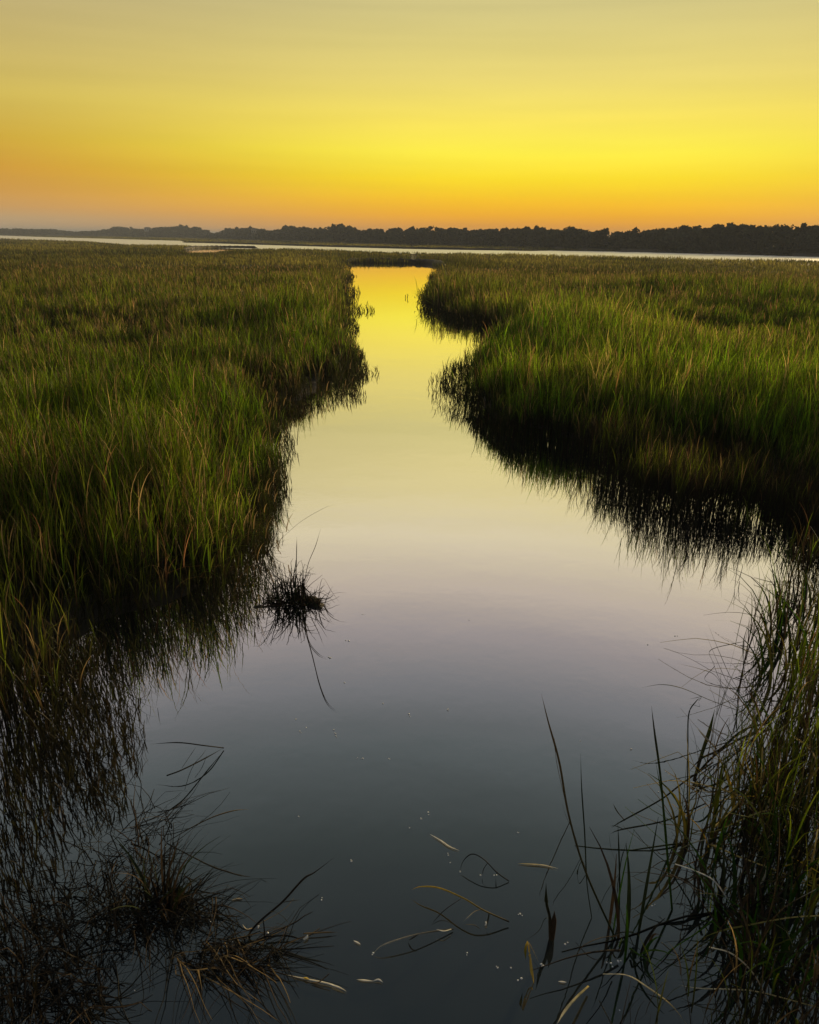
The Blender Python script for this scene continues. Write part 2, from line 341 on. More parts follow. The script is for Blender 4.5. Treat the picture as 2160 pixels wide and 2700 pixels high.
for d0, d1, dens in rings:
    x, y = region_samples(d0, d1, dens)
    d = np.hypot(x, y); sdw, qx, qy = water_sd(x, y)
    sdw = sdw + (fbm(x*1.1, y*1.1)-.5)*.7*np.clip(d/12, .4, 3) + (fbm(x*.55+9, y*.55)-.5)*1.7*np.clip(d/15, .15, 1.5)
    ok = (sdw > 0) & (d < wood_dist(np.arctan2(x, y))-2)
    sl = poly_sd(x, y, shoal_l)[0]; sr = poly_sd(x, y, shoal_r)[0]; sh = np.minimum(sl, sr)
    g = fbm(x*1.6+50, y*1.6)
    # shoals: thin stands with gaps of open water
    pr = .8*sst(g, .40, .58)*sst(-sh, 0, .5)*(1+.3*(y > 5.5))*np.where(y < 5, .45, 1)
    pr = np.where(sl < sr, .75*sst(g, .36, .62)*sst(-sl, -.05, .9)**1.2, pr)
    shm = (~ok) & (sh < 0) & (rng.random(len(x)) < pr) & (y > 0)
    ok &= (x > 0) | (y > 6.5) | (rng.random(len(x)) < .58+.4*sst(y, 4.5, 6.5))   # old stems standing thin near the dock
    # thinner, gappy last half metre at the water's edge
    ok &= rng.random(len(x)) < (.6+.4*sst(sdw, 0, .6))*(.16+.84*sst(g, .36, .54))
    for m, isshoal in ((ok, False), (shm, True)):
        if not m.any(): continue
        X_, Y_, D_, W_ = x[m], y[m], d[m], sdw[m]; n = len(X_)
        wtap = np.where(np.hypot(qx[m], qy[m]) < 97, np.where(D_ > 55, .7, np.clip(D_*.03, .9, 2.5)), np.where(np.hypot(qx[m], qy[m]) < 130, np.where(qx[m] < -20, 10, 2.0), 2.0))
        big = fbm(X_*.05+7, Y_*.05+70); mid = fbm(X_*.22, Y_*.22); sm = fbm(X_*1.1, Y_*1.1)
        H = (.85 + .9*(big-.5) + 1.0*(mid-.5) + .75*(sm-.5))*(.82+.3*rng.random(n))
        H *= (.30+.70*sst(W_, -.1, wtap*1.3)) if not isshoal else np.where(X_ < 0, .75, .92)
        H *= np.where(X_ < 0, .5+.5*sst(Y_, 2.4, 5.6), 1.0)
        if not isshoal:                       # a tall belt on the levee, a lower sward behind it
            H *= 1+.12*sst(W_, .6, 1.6)*(1-sst(W_, 2.2, 4.5))*(1-sst(D_, 30, 60)) - .20*sst(W_, 3.5, 6)*(1-sst(W_, 9, 16))*(1-sst(D_, 40, 70))
        H *= 1-.38*sst(D_, 35, 85)
        H = np.clip(H, .2, 1.6)
        nx, ny = qx[m]-X_, qy[m]-Y_; l = np.hypot(nx, ny)+1e-6
        edge = (1-sst(W_, 0, 1.6)) if not isshoal else np.full(n, .15)
        f = flow(X_, Y_, n); dx = f[:, 0]+edge*1.3*nx/l; dy = f[:, 1]+edge*1.3*ny/l; l2 = np.hypot(dx, dy)+1e-6
        dirx = np.stack([dx/l2, dy/l2], -1)
        lean = np.clip(np.abs(rng.normal(.09, .10, n))+edge*.20, 0, .75); droop = np.clip(rng.normal(.02, .07, n)+edge*.05, 0, .4)
        spl = (rng.random(n) < .45) & (edge > .35) & (not isshoal); lean = np.where(spl, rng.uniform(.5, .95, n), lean); droop = np.where(spl, .15, droop)
        seg = 6 if d1 <= 9 else 4 if d1 <= 20 else 3 if d1 <= 45 else 2
        wd = np.maximum(.0035+.0055*rng.random(n), D_*.00062*(.6+.9*rng.random(n)))
        if isshoal: wd *= .8
        z0 = np.where(W_ > .3, 0.0, -.05)
        base = np.stack([X_, Y_, z0], -1); cb, ct = blade_cols(X_, Y_, D_, n)
        bank_lit = ((X_ > 0)*sst(W_, .2, 1.0)*(1-sst(W_, 5, 9))*(1-sst(D_, 22, 34))*.45)[:, None] if not isshoal else 0  # right bank blades greener, with the sunlit crest painted into their colour
        cb = cb*(1+bank_lit*np.array([.8, 1.1, .3])); ct = ct*(1+bank_lit*np.array([.8, 1.1, .3]))
        lowl = (X_ < 0) & (Y_ < 7) & (not isshoal); old = (1-sst(Y_+rng.normal(0, .5, n), 3.6, 6.2))[:, None]; rot = np.array([.032, .028, .013])*(.5+.9*rng.random(n))[:, None]
        cb = np.where(lowl[:, None], cb*(1-.8*old)+rot*.8*old, cb); ct = np.where(lowl[:, None], ct*(1-.5*old)+rot*1.2*.5*old, ct)
        if isshoal:                                                         # last year's dead stems, brown and half rotten
            od = (rng.random(n) < np.where(X_ < 0, .45+.45*(1-sst(Y_, 3.2, 5.5)), .4))[:, None]; kk = (.4+.9*rng.random(n))[:, None]
            cb = np.where(od, np.array([.034, .027, .016])*kk, cb*.55); ct = np.where(od, np.array([.05, .038, .022])*kk, ct*.75)
        waz = rng.random(n)*math.pi if d1 <= 30 else rng.normal(0, .7, n)
        v, q, c, ctr = ribbons(base, H, dirx, lean, droop, wd, waz, seg, cb, ct)
        shade_top = ((.40+.22*(fbm(X_*.5+60, Y_*.5)-.5)+rng.normal(0, .05, n))*(1-.75*sst(D_, 30, 80))).repeat((seg+1)*2); c = base_shade(c, v[:, 2], shade_top)
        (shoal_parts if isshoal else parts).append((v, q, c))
        if d1 <= 45:
            for r in range(3 if d1 <= 14 else 2 if d1 <= 30 else 1):      # leaves springing from the stem
                lv = rng.random(n) < .7; nl = lv.sum(); k = rng.integers(1, seg, nl) if seg > 2 else np.ones(nl, int)
                b2 = ctr[lv][np.arange(nl), k]; a2 = rng.random(nl)*2*math.pi
                L2 = H[lv]*(.35+.35*rng.random(nl))
                vv, qq, cc, _ = ribbons(b2, L2, np.stack([np.cos(a2), np.sin(a2)], -1), .10+.28*rng.random(nl), .14*rng.random(nl), wd[lv]*1.15, a2+math.pi/2+rng.normal(0, .5, nl), max(3, seg-1), cb[lv], ct[lv])
                cc = base_shade(cc, vv[:, 2], .40)
                (shoal_parts if isshoal else parts).append((vv, qq, cc))
        if not isshoal and d1 <= 70:                                        # tan seed heads
            hd = (rng.random(n) < .05) & (W_ > .2) & (D_ > 6.5); nh = hd.sum(); tp = ctr[hd][:, -1].copy()
            hh = .10+.14*rng.random(nh); tp[:, 2] -= .04
            tc_ = np.tile(PAL['tan'], (nh, 1))*(.55+.6*rng.random((nh, 1)))
            vv, qq, cc, _ = ribbons(tp, hh, dirx[hd], np.full(nh, .25), np.full(nh, .1), np.maximum(.008, wd[hd]*1.4), waz[hd], 3, tc_, tc_, tipw=.3)
            parts.append((vv, qq, cc))
v, q, c = join(parts); print('marsh grass faces', len(q))
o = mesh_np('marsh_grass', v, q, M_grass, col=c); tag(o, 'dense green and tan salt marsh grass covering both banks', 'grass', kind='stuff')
v, q, c = join(shoal_parts); print('shoal faces', len(q))
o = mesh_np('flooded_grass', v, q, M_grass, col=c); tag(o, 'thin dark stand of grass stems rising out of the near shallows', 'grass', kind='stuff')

# ------------------------------------------------------------------ far wood
SKX = np.array([-700, 0, 60, 150, 190, 230, 270, 320, 380, 420, 480, 520, 540, 556, 567, 580, 605, 640, 670, 700, 722, 750, 770, 830, 880, 900, 930, 950, 1000, 1080, 1150, 1240, 1300, 1390, 1420, 1440, 1500, 1530, 1545, 1558, 1590, 1650, 1690, 1720, 1780, 1810, 1870, 1900, 1950, 2000, 2020, 2045, 2080, 2120, 2160, 2900])
SKY = np.array([597, 603, 605, 606, 612, 610, 608, 600, 605, 600, 596, 599, 606, 614, 617, 612, 603, 603, 601, 606, 609, 599, 597, 602, 597, 595, 597, 605, 602, 598, 601, 604, 603, 599, 601, 608, 603, 601, 609, 611, 610, 608, 609, 604, 606, 597, 602, 595, 594, 594, 601, 594, 592, 593, 594, 600])
sk_az = azi(SKX); sk_el = np.array([math.asin(rr[2]/np.linalg.norm(rr)) for rr in rays(SKX, SKY)])
def top_h(a, d): return CAMH + d*np.tan(np.interp(a, sk_az, sk_el))
def crown_cards(lobes, per, size, colr, flat=1.0):
    """leaf clumps spread through overlapping lobes; lobes: x y z rx rz"""
    lobes = np.asarray(lobes, float); n = len(lobes)*per; L_ = np.repeat(lobes, per, 0)
    u = rng.normal(size=(n, 3)); u /= np.linalg.norm(u, axis=1)[:, None]; r = rng.random(n)**.35
    p_ = L_[:, :3]+u*r[:, None]*L_[:, [3, 3, 4]]
    a = rng.normal(size=(n, 3)); a /= np.linalg.norm(a, axis=1)[:, None]; b = np.cross(a, rng.normal(size=(n, 3))); b /= np.linalg.norm(b, axis=1)[:, None]
    s = (size*(.6+.8*rng.random(n)))[:, None]
    if np.ndim(size): pass
    v = np.stack([p_-a*s, p_-b*s*.7, p_+a*s, p_+b*s*.7], 1).reshape(-1, 3)
    q = np.arange(n*4).reshape(-1, 4); c = np.repeat(np.asarray(colr)*(.6+.8*rng.random((n, 1))), 4, 0)
    return v, q, c
wp = []
az_ = -R(36)
while az_ < R(36):
    d0 = wood_dist(az_); sp = rng.uniform(1.6, 2.6)
    for row in range(3):
        a = az_+rng.uniform(-.4, .4)*sp/d0; d = d0+2+row*5+rng.uniform(-1.5, 1.5)
        H = float(top_h(a, d))*rng.uniform(.93, 1.0)*(.93+.14*vn(np.array([az_*60]), np.array([3.3]))[0])
        if rng.random() < .07: H *= 1.12
        if row == 0: H *= rng.uniform(.7, .97)
        rx = rng.uniform(1.8, 2.9); x, y = d*math.sin(a), d*math.cos(a)
        lob = []; nl = 7
        for k in range(nl):
            zz = (k+rng.random())/nl*H; rr = rx*rng.uniform(.5, .8)*(1 if k < nl-1 else .7)
            lob.append((x+rng.normal(0, rx*.4), y+rng.normal(0, rx*.4), max(.7, min(zz, H-rr*.55)), rr, rr*.62))
        cc = np.array([.045, .058, .036])*rng.uniform(.55, 1.3)
        wp.append(crown_cards(lob, 22 if d0 > 300 else 46, .30 + d0*.0009, cc))
    az_ += sp/d0
v, q, c = join(wp); print('wood', len(q))
wood = mesh_np('far_wood', v, q, M_tree, col=c); tag(wood, 'low dark maritime wood along the far shore, reads as one mass', 'wood', kind='stuff')

def tube(path, rad, sides=6, flat=1.0, cap=True, upref=(0, 0, 1)):
    path = np.asarray(path, float); n = len(path); rad = np.broadcast_to(rad, (n,)).astype(float)
    tg = np.gradient(path, axis=0); tg /= np.linalg.norm(tg, axis=1)[:, None]+1e-9
    up = np.tile(np.asarray(upref, float), (n, 1)); s = np.cross(tg, up); ls = np.linalg.norm(s, axis=1)[:, None]
    s = np.where(ls < .15, np.array([1., 0, 0]), s/np.maximum(ls, 1e-9)); b = np.cross(s, tg)
    th = np.arange(sides)*2*math.pi/sides
    v = path[:, None]+rad[:, None, None]*(np.cos(th)[None, :, None]*s[:, None]+flat*np.sin(th)[None, :, None]*b[:, None])
    q = [(i*sides+j, i*sides+(j+1) % sides, (i+1)*sides+(j+1) % sides, (i+1)*sides+j) for i in range(n-1) for j in range(sides)]
    v = v.reshape(-1, 3)
    if cap and sides == 6:
        q += [(3, 2, 1, 0), (5, 4, 3, 0)]; k = (n-1)*6; q += [(k, k+1, k+2, k+3), (k, k+3, k+4, k+5)]
    return v, np.array(q)
def spline(pts, n):
    pts = np.asarray(pts, float); m = len(pts)
    if m == 2: t = np.linspace(0, 1, n)[:, None]; return pts[0]*(1-t)+pts[1]*t
    P_ = np.vstack([2*pts[0]-pts[1], pts, 2*pts[-1]-pts[-2]]); out_ = []
    for u in np.linspace(0, m-1-1e-6, n):
        i = int(u); t = u-i; a, b, c_, d = P_[i:i+4]
        out_.append(.5*((2*b)+(-a+c_)*t+(2*a-5*b+4*c_-d)*t*t+(-a+3*b-3*c_+d)*t**3))
    return np.array(out_)

# trees that stand clear on the skyline: each one a tree with trunk and crown
def tree(px, ytop, label, wpx, shape='round', off=0.0):
    a = float(azi(np.array([px]))[0]); d = float(wood_dist(a))+6+off
    rr = rays(np.array([px]), np.array([ytop]))[0]; H = CAMH+d*rr[2]/math.hypot(rr[0], rr[1]); W = wpx/FPX*d/2
    e_ = empty('tree', (d*math.sin(a), d*math.cos(a), .3), label, 'tree', 'trees standing out on the far skyline')
    H -= .3
    kk = 5
    pth = spline([(0, 0, 0), (rng.normal(0, .15), 0, H*.35), (rng.normal(0, .3), 0, H*.6), (rng.normal(0, .2), 0, H*.85)], 7)
    v, q = tube(pth, np.linspace(.22, .05, 7)); V = [v]; Q = [q]; kcount = len(v)
    for i in range(5):
        z = H*rng.uniform(.4, .75); an = rng.random()*6.28; rr2 = W*rng.uniform(.5, .9)
        lp = spline([(0, 0, z), (rr2*.5*math.cos(an), rr2*.5*math.sin(an), z+.3), (rr2*math.cos(an), rr2*math.sin(an), z+.25*H*rng.random()+.4)], 4)
        v, q = tube(lp, np.linspace(.08, .02, 4)); V.append(v); Q.append(q+kcount); kcount += len(v)
    mesh_np('trunk', np.concatenate(V), np.concatenate(Q), M_bark, e_)
    if shape == 'bare':
        return e_
    lob = []
    for i in range(11 if shape == 'round' else 8):
        if shape == 'pine':
            z = H*rng.uniform(.6, .97); sp = W*(.75 if z < .85*H else .35)
        else:
            z = H*rng.uniform(.4, .9); sp = W*.75*math.sqrt(max(.05, 1-((z/H-.5)/.5)**2))
        an = rng.random()*6.28; r1 = W*rng.uniform(.28, .42)
        lob.append((sp*math.cos(an)*rng.random()**.5, sp*math.sin(an)*rng.random()**.5, min(z, H-r1*.6), r1, r1*.7))
    cc = np.array([.04, .055, .026])*rng.uniform(.7, 1.15)
    v, q, c = crown_cards(lob, 130, .16+d*.0006, cc); mesh_np('crown', v, q, M_tree, e_, col=c)
    return e_
for args in [
    (318, 598, 'broad rounded dark tree, leftmost of the tall crowns on the far shore', 46, 'round'),
    (440, 598, 'dark round tree just left of the tall clump above the tidal pond', 30, 'round'),
    (482, 594.5, 'tallest dark crown of the clump above the small tidal pond', 44, 'round'),
    (515, 597, 'dark crown on the right shoulder of the clump above the tidal pond', 30, 'round'),
    (546, 607, 'small dark tree beside the gap in the wood, on its left side', 16, 'round'),
    (600, 601, 'dark spreading tree on the right side of the gap in the wood', 22, 'pine'),
    (640, 602, 'dark round crown between the skyline gap and the pale house', 34, 'round'),
    (762, 596, 'wide domed tree just left of the creek mouth on the far shore', 54, 'round'),
    (905, 594, 'highest broad crown on the skyline over the creek mouth', 60, 'round'),
    (1225, 601, 'slim ragged tree right of the creek standing against orange sky', 16, 'pine'),
    (1392, 597, 'dark domed crown on the skyline under the brightest yellow sky', 46, 'round'),
    (1515, 600, 'smooth domed tree just left of the thin pillar shaped tree', 56, 'round'),
    (1550, 606, 'thin upright pillar shaped tree at the dip in the right skyline', 9, 'pine'),
    (1568, 606, 'small peaked tree right beside the thin pillar shaped tree', 18, 'round'),
    (1745, 598, 'small round topped tree poking above the dip in the right hand wood', 14, 'pine'),
    (1813, 595, 'dark peaked crown on the skyline left of the right hand house', 40, 'round'),
    (1990, 593, 'dark broad crown left of the notch at the right of the skyline', 40, 'round'),
    (2050, 592, 'dark broad crown right of the notch in the right hand skyline', 40, 'round'),
    (2110, 589, 'tallest tree at the right hand end of the far wood', 30, 'pine'),
]: tree(*args)
for px, yt, lb in [(42, 594, 'tall bare leafless tree at the far left of the skyline'), (62, 599, 'short bare tree beside the tall leafless one at far left'),
                   (76, 600, 'bare forked tree between the far left snag and the low wood'), (202, 606, 'small bare tree over the low dip in the left wood')]:
    tree(px, yt, lb, 9, 'bare')

# pale houses half hidden in the wood
def box(x0, x1, y0, y1, z0, z1):
    v = [(x0, y0, z0), (x1, y0, z0), (x1, y1, z0), (x0, y1, z0), (x0, y0, z1), (x1, y0, z1), (x1, y1, z1), (x0, y1, z1)]
    return v, [(0, 3, 2, 1), (4, 5, 6, 7), (0, 1, 5, 4), (1, 2, 6, 5), (2, 3, 7, 6), (3, 0, 4, 7)]
def house(px, ybot, ytop, wpx, label, off=-2):
    a = float(azi(np.array([px]))[0]); d = float(wood_dist(a))+off
    el = lambda yy: (lambda r: CAMH+d*r[2]/math.hypot(r[0], r[1]))(rays(np.array([px]), np.array([yy]))[0])
    zt = el(ytop); zb = el(ybot); W = wpx/FPX*d/2
    e_ = empty('house', (d*math.sin(a), d*math.cos(a), 0.2), label, 'house', 'pale houses among the far trees'); e_.rotation_euler.z = -a
    wt = zt-.9; v, q = box(-W, W, -3, 3, zb-.2, wt); mesh_np('wall', v, q, M_wall, e_)
    rv = [(-W-.3, -3.3, wt), (W+.3, -3.3, wt), (W+.3, 3.3, wt), (-W-.3, 3.3, wt), (-W*.55, 0, zt), (W*.55, 0, zt)]
    me = bpy.data.meshes.new('roof'); me.from_pydata(rv, [], [(0, 1, 5, 4), (1, 2, 5), (2, 3, 4, 5), (3, 0, 4), (3, 2, 1, 0)]); me.materials.append(M_roof)
    r = bpy.data.objects.new('roof', me); C.objects.link(r); r.parent = e_
    for s in (-.6, 0, .6):
        v, q = box(s*W-.4, s*W+.4, -3.06, -2.98, wt-1.35, wt-.35); mesh_np('window', v, q, M_glass, e_)
    for sx in (-.9, .9):
        for sy in (-2.6, 2.6):
            v, q = box(sx*W-.12, sx*W+.12, sy-.12, sy+.12, 0, zb-.2); mesh_np('stilt', v, q, M_wall, e_)
house(391, 612, 599.5, 16, 'pale house among the trees left of the tidal pond clump')
house(672, 616, 604, 15, 'small white house in the trees between skyline gap and wide dome')

# ------------------------------------------------------------------ foreground reeds, leaves, debris
def path_from(pts, kback=0.0):
    """points (px,py) standing on the vertical plane through the last one, or (px,py,z) at height z over the water"""
    b = pts[-1]; B_ = at1(b[0], b[1], b[2] if len(b) > 2 else 0.0); o_ = []
    for p_ in pts:
        if len(p_) > 2: o_.append(at1(p_[0], p_[1], p_[2])); continue
        r = rays(np.array([p_[0]]), np.array([p_[1]]))[0]
        den = r[1]-kback*r[2]; t_ = (B_[1]+kback*CAMH)/den if abs(den) > 1e-6 else 1
        q_ = r*t_; q_[2] += CAMH; q_[2] = max(q_[2], .004); o_.append(q_)
    return np.array(o_)
CO = {k: v for k, v in PAL.items()}
CO.update(pale=np.array([.74, .70, .56]), white=np.array([.86, .87, .84]), straw=np.array([.62, .50, .18]), gold=np.array([.85, .62, .07]), black=np.array([.012, .012, .010]), brown=np.array([.06, .042, .025]), lime=np.array([.14, .17, .03]))
def blade_geo(pts, wid, kback=0.0, n=None, flat=.22, shape='leaf'):
    pth = spline(path_from(pts, kback), n or 5*len(pts))
    t = np.linspace(0, 1, len(pth))                                         # 0 = tip, 1 = base
    r = wid*.5*(np.clip(t*3.2, .08, 1) if shape == 'stem' else np.minimum(np.clip(t*2.6, .06, 1), 1-.35*t))
    if shape == 'float': r = wid*.5*np.clip(np.sin(np.clip(t, .0, 1)*math.pi)**.9, .06, 1)
    return tube(pth, r, 6, flat)
def localise(v, o_): return v-np.array(o_)
def reed(name, label, cat, blades, group=None):
    """blades: list of (part name, points, width, colour tip, colour base, kwargs). one blade -> a single mesh"""
    b0 = blades[0][1][-1]; org = at1(b0[0], b0[1], 0.0)
    root = None
    if len(blades) > 1: root = empty(name, org, label, cat, group)
    for pn, pts, wid, c1, c2, kw in blades:
        v, q = blade_geo(pts, wid, **kw); nn = len(v)//6
        t = np.repeat(np.linspace(0, 1, nn), 6)[:, None]; cc = CO[c1]*(1-t)+CO[c2]*t
        o = mesh_np(pn if root else name, localise(v, org), q, M_reed, root, col=cc, smooth=True)
        if not root: o.location = org; tag(o, label, cat, group)
    return root
K = {}
st_ = dict(shape='stem', flat=.8); lf = {}; fl = dict(shape='float', flat=.25)
reed('reed', 'tall tan tipped reed leaning left, tallest in the open pool', 'reed', [
    ('stem', [(1428, 1830), (1445, 1900), (1475, 2010), (1500, 2150), (1545, 2300), (1622, 2475)], .012, 'tan', 'dark', st_),
    ('leaf', [(1462, 1945), (1468, 2010), (1490, 2110), (1503, 2165)], .014, 'tan', 'brown', lf),
    ('leaf', [(1482, 2115), (1492, 2150), (1515, 2200), (1532, 2260)], .007, 'brown', 'dark', lf),
    ('leaf', [(1515, 2390), (1520, 2320), (1535, 2270), (1548, 2300)], .008, 'dark', 'dark', lf)])
reed('reed', 'thick green reed with pointed tip rising from the right hand tangle', 'reed', [
    ('stem', [(1718, 1862), (1726, 1930), (1742, 2050), (1755, 2200), (1772, 2400)], .012, 'brown', 'green', st_),
    ('leaf', [(1728, 2000), (1740, 2070), (1752, 2140), (1762, 2260)], .020, 'green', 'green', lf)])
reed('reed', 'thin dark reed upright between the tan tipped and green reeds', 'reed', [
    ('stem', [(1629, 2165), (1632, 2240), (1634, 2330), (1632, 2430)], .007, 'dark', 'dark', st_),
    ('leaf', [(1605, 2185), (1612, 2240), (1634, 2300)], .006, 'dark', 'dark', lf), ('leaf', [(1655, 2215), (1640, 2260), (1634, 2300)], .006, 'dark', 'dark', lf)])
reed('reed', 'hair thin upright reed just right of the tan tipped reed', 'reed', [('stem', [(1531, 1985), (1534, 2080), (1542, 2200), (1548, 2330), (1560, 2420)], .006, 'dark', 'dark', st_)])
reed('reed', 'bent over dark reed with its tip folded right, above the green reed', 'reed', [
    ('stem', [(1850, 1838), (1835, 1850), (1816, 1885), (1814, 1980), (1812, 2120)], .007, 'dark', 'dark', dict(shape='stem', flat=.8)),
    ('leaf', [(1816, 1843), (1835, 1840), (1850, 1837), (1842, 1850)], .006, 'dark', 'dark', lf)])
reed('grass_tussock', 'dark tussock of long blades fanning left over the grey water', 'grass tussock', [
    ('blade', [(1865, 1640), (1895, 1715), (1935, 1800), (2000, 1890), (2035, 1920)], .014, 'dark', 'dark', lf),
    ('blade', [(1858, 1662), (1890, 1740), (1925, 1810), (1990, 1885), (2030, 1920)], .012, 'brown', 'dark', lf),
    ('blade', [(1870, 1718), (1885, 1760), (1905, 1800), (1965, 1850), (2025, 1920)], .012, 'dark', 'dark', lf),
    ('blade', [(1990, 1688), (1935, 1697), (1872, 1716), (1885, 1755)], .010, 'brown', 'dark', dict(kback=0)),
    ('blade', [(1785, 1749), (1850, 1765), (1890, 1785), (1930, 1850), (2020, 1915)], .012, 'dark', 'dark', lf),
    ('blade', [(1692, 1813), (1745, 1805), (1800, 1815), (1870, 1845), (1960, 1880), (2020, 1915)], .012, 'dark', 'dark', lf),
    ('blade', [(1980, 1612), (1985, 1680), (2000, 1760), (2010, 1830), (2030, 1915)], .010, 'tan', 'dark', lf),
    ('blade', [(1975, 1640), (1960, 1700), (1965, 1780), (1995, 1860), (2025, 1915)], .012, 'olive', 'dark', lf),
    ('blade', [(2010, 1600), (2030, 1680), (2040, 1780), (2035, 1850), (2035, 1915)], .010, 'brown', 'dark', lf)])
reed('fallen_reed', 'long dark reed lying across the water left of the green reed', 'reed', [
    ('stem', [(1612, 2183, .02), (1640, 2165, .03), (1740, 2110, .08), (1800, 2065, .12), (1880, 2010, .15)], .010, 'dark', 'brown', st_),
    ('leaf', [(1616, 2118, .08), (1628, 2140, .05), (1648, 2164, .03)], .009, 'dark', 'brown', lf)])
reed('fallen_reed', 'bundle of dark bent reeds lying under the fan shaped tussock', 'reed', [
    ('stem', [(1812, 2040, .05), (1850, 2000, .1), (1900, 1975, .16), (1960, 1925, .2), (2030, 1905, .1)], .014, 'brown', 'dark', st_),
    ('stem', [(1820, 2060, .05), (1870, 2005, .1), (1930, 1960, .14), (2000, 1930, .1)], .012, 'dark', 'brown', st_),
    ('stem', [(1838, 1920, .2), (1860, 1945, .18), (1890, 1975, .16)], .010, 'pale', 'tan', st_),
    ('leaf', [(1885, 1870, .3), (1870, 1930, .2), (1850, 1990, .1), (1830, 2060, .03)], .026, 'olive', 'brown', lf)])
for lb, pts, wd, c1, c2 in [
    ('pale arching leaf with a bright base, curving down in front of the right tangle', [(1938, 2402, .12), (1915, 2365, .2), (1880, 2320, .26), (1830, 2295, .27), (1780, 2278, .25)], .011, 'pale', 'white'),
    ('long pale leaf arching steeply down to the lower right edge', [(2052, 2702, .1), (2020, 2630, .22), (1985, 2565, .3), (1930, 2515, .34), (1870, 2497, .32)], .010, 'tan', 'pale'),
    ('straw coloured blade running nearly level to the right edge above the long arching leaf', [(1830, 2482, .08), (1900, 2455, .16), (1985, 2437, .2), (2080, 2420, .26), (2165, 2414, .3)], .010, 'olive', 'straw'),
    ('thin pale green stem lying level low at the right edge of the picture', [(1788, 2597, .03), (1845, 2606, .05), (1930, 2609, .07), (2005, 2616, .08), (2170, 2660, .1)], .008, 'pale', 'straw'),
    ('short pale blade slanting up from the bottom edge near the yellow leaf', [(1468, 2702, .15), (1490, 2665, .12), (1520, 2630, .08), (1552, 2600, .03)], .014, 'pale', 'straw'),
    ('tan blade arching from the pale short blade down to the bottom edge', [(1812, 2702, .1), (1770, 2650, .18), (1710, 2605, .22), (1655, 2572, .18), (1590, 2568, .08)], .009, 'straw', 'pale'),
    ('yellow green blade crossing high through the right hand tangle', [(2080, 2133, .3), (2020, 2137, .34), (1960, 2160, .3), (1890, 2190, .2), (1830, 2200, .1)], .010, 'straw', 'olive'),
    ('pale blade lying slack near the base of the green reed', [(1876, 2210, .12), (1830, 2222, .12), (1790, 2240, .1)], .008, 'pale', 'olive'),
    ('short tan loop of leaf hanging beside the bright based arching leaf', [(1928, 2362, .12), (1922, 2345, .18), (1912, 2342, .2), (1905, 2360, .14)], .010, 'straw', 'tan'),
    ('golden blade reaching up to the right edge beside the top of the tangle', [(2165, 1985, .4), (2120, 1960, .45), (2095, 1945, .4), (2075, 1920, .3)], .014, 'straw', 'tan'),
    ('bright tan blade bending down through the upper right tangle', [(2135, 2040, .4), (2150, 2000, .45), (2120, 1960, .4), (2088, 1938, .3)], .014, 'tan', 'straw'),
    ('pale blade bowed along the right edge over the tangle', [(2165, 1860, .5), (2120, 1880, .5), (2060, 1920, .4), (1990, 1960, .2)], .010, 'olive', 'straw'),
]: reed('stray_leaf', lb, 'leaf', [('b', pts, wd, c1, c2, lf)])
reed('broken_stub', 'dark rotten reed stub standing in the pool left of the tangle', 'reed stub', [
    ('stem', [(1440, 2330), (1441, 2380), (1450, 2420), (1452, 2475)], .018, 'dark', 'brown', dict(shape='stem', flat=.8)),
    ('stem', [(1462, 2402), (1460, 2440), (1455, 2478)], .024, 'brown', 'brown', dict(shape='stem', flat=.7)),
    ('leaf', [(1380, 2484, .03), (1420, 2455, .1), (1435, 2425, .16), (1445, 2420, .16)], .004, 'brown', 'dark', lf)])
reed('bent_leaf', 'bright yellow folded leaf hanging beside the rotten stub', 'leaf', [
    ('blade', [(1408, 2594, .02), (1402, 2560, .05), (1397, 2520, .12), (1394, 2488, .2)], .016, 'gold', 'straw', dict(flat=.2)),
    ('blade', [(1420, 2538, .03), (1408, 2510, .12), (1396, 2486, .2)], .007, 'pale', 'straw', lf),
    ('blade', [(1386, 2530, .1), (1386, 2500, .17), (1392, 2483, .2)], .013, 'olive', 'gold', lf)])
reed('floating_leaf', 'white leaf floating alone in mid pool, slanting down to the right', 'leaf', [('b', [(1133, 2199, .006), (1160, 2215, .006), (1185, 2232, .006), (1212, 2243, .006)], .009, 'white', 'pale', fl)], 'leaves afloat on the pool')
reed('floating_leaf', 'pale yellow leaf floating nearly level left of the tan tipped reed', 'leaf', [('b', [(1365, 2277, .006), (1400, 2279, .006), (1435, 2282, .006), (1472, 2290, .006)], .009, 'straw', 'pale', fl)], 'leaves afloat on the pool')
reed('floating_leaf', 'short white leaf afloat alone below the pool centre', 'leaf', [('b', [(932, 2480, .006), (942, 2485, .006), (951, 2490, .006)], .008, 'white', 'white', fl)], 'leaves afloat on the pool')
reed('floating_leaf', 'crumpled white leaf afloat at the bottom, right of the straw litter', 'leaf', [
    ('blade', [(983, 2587, .006), (998, 2583, .01), (1010, 2590, .008)], .008, 'white', 'white', fl), ('blade', [(940, 2583, .004), (960, 2585, .005), (985, 2587, .005)], .008, 'pale', 'white', fl)], 'leaves afloat on the pool')
reed('floating_leaf', 'white tipped leaf floating right of the yellow folded leaf', 'leaf', [('b', [(1472, 2588, .006), (1483, 2589, .006), (1494, 2590, .006)], .008, 'white', 'white', fl)], 'leaves afloat on the pool')
reed('floating_leaf', 'faint grey leaf afloat near the left tussock, upper one', 'leaf', [('b', [(610, 2374, .005), (625, 2370, .005), (640, 2370, .005)], .009, 'pale', 'tan', fl)], 'leaves afloat on the pool')
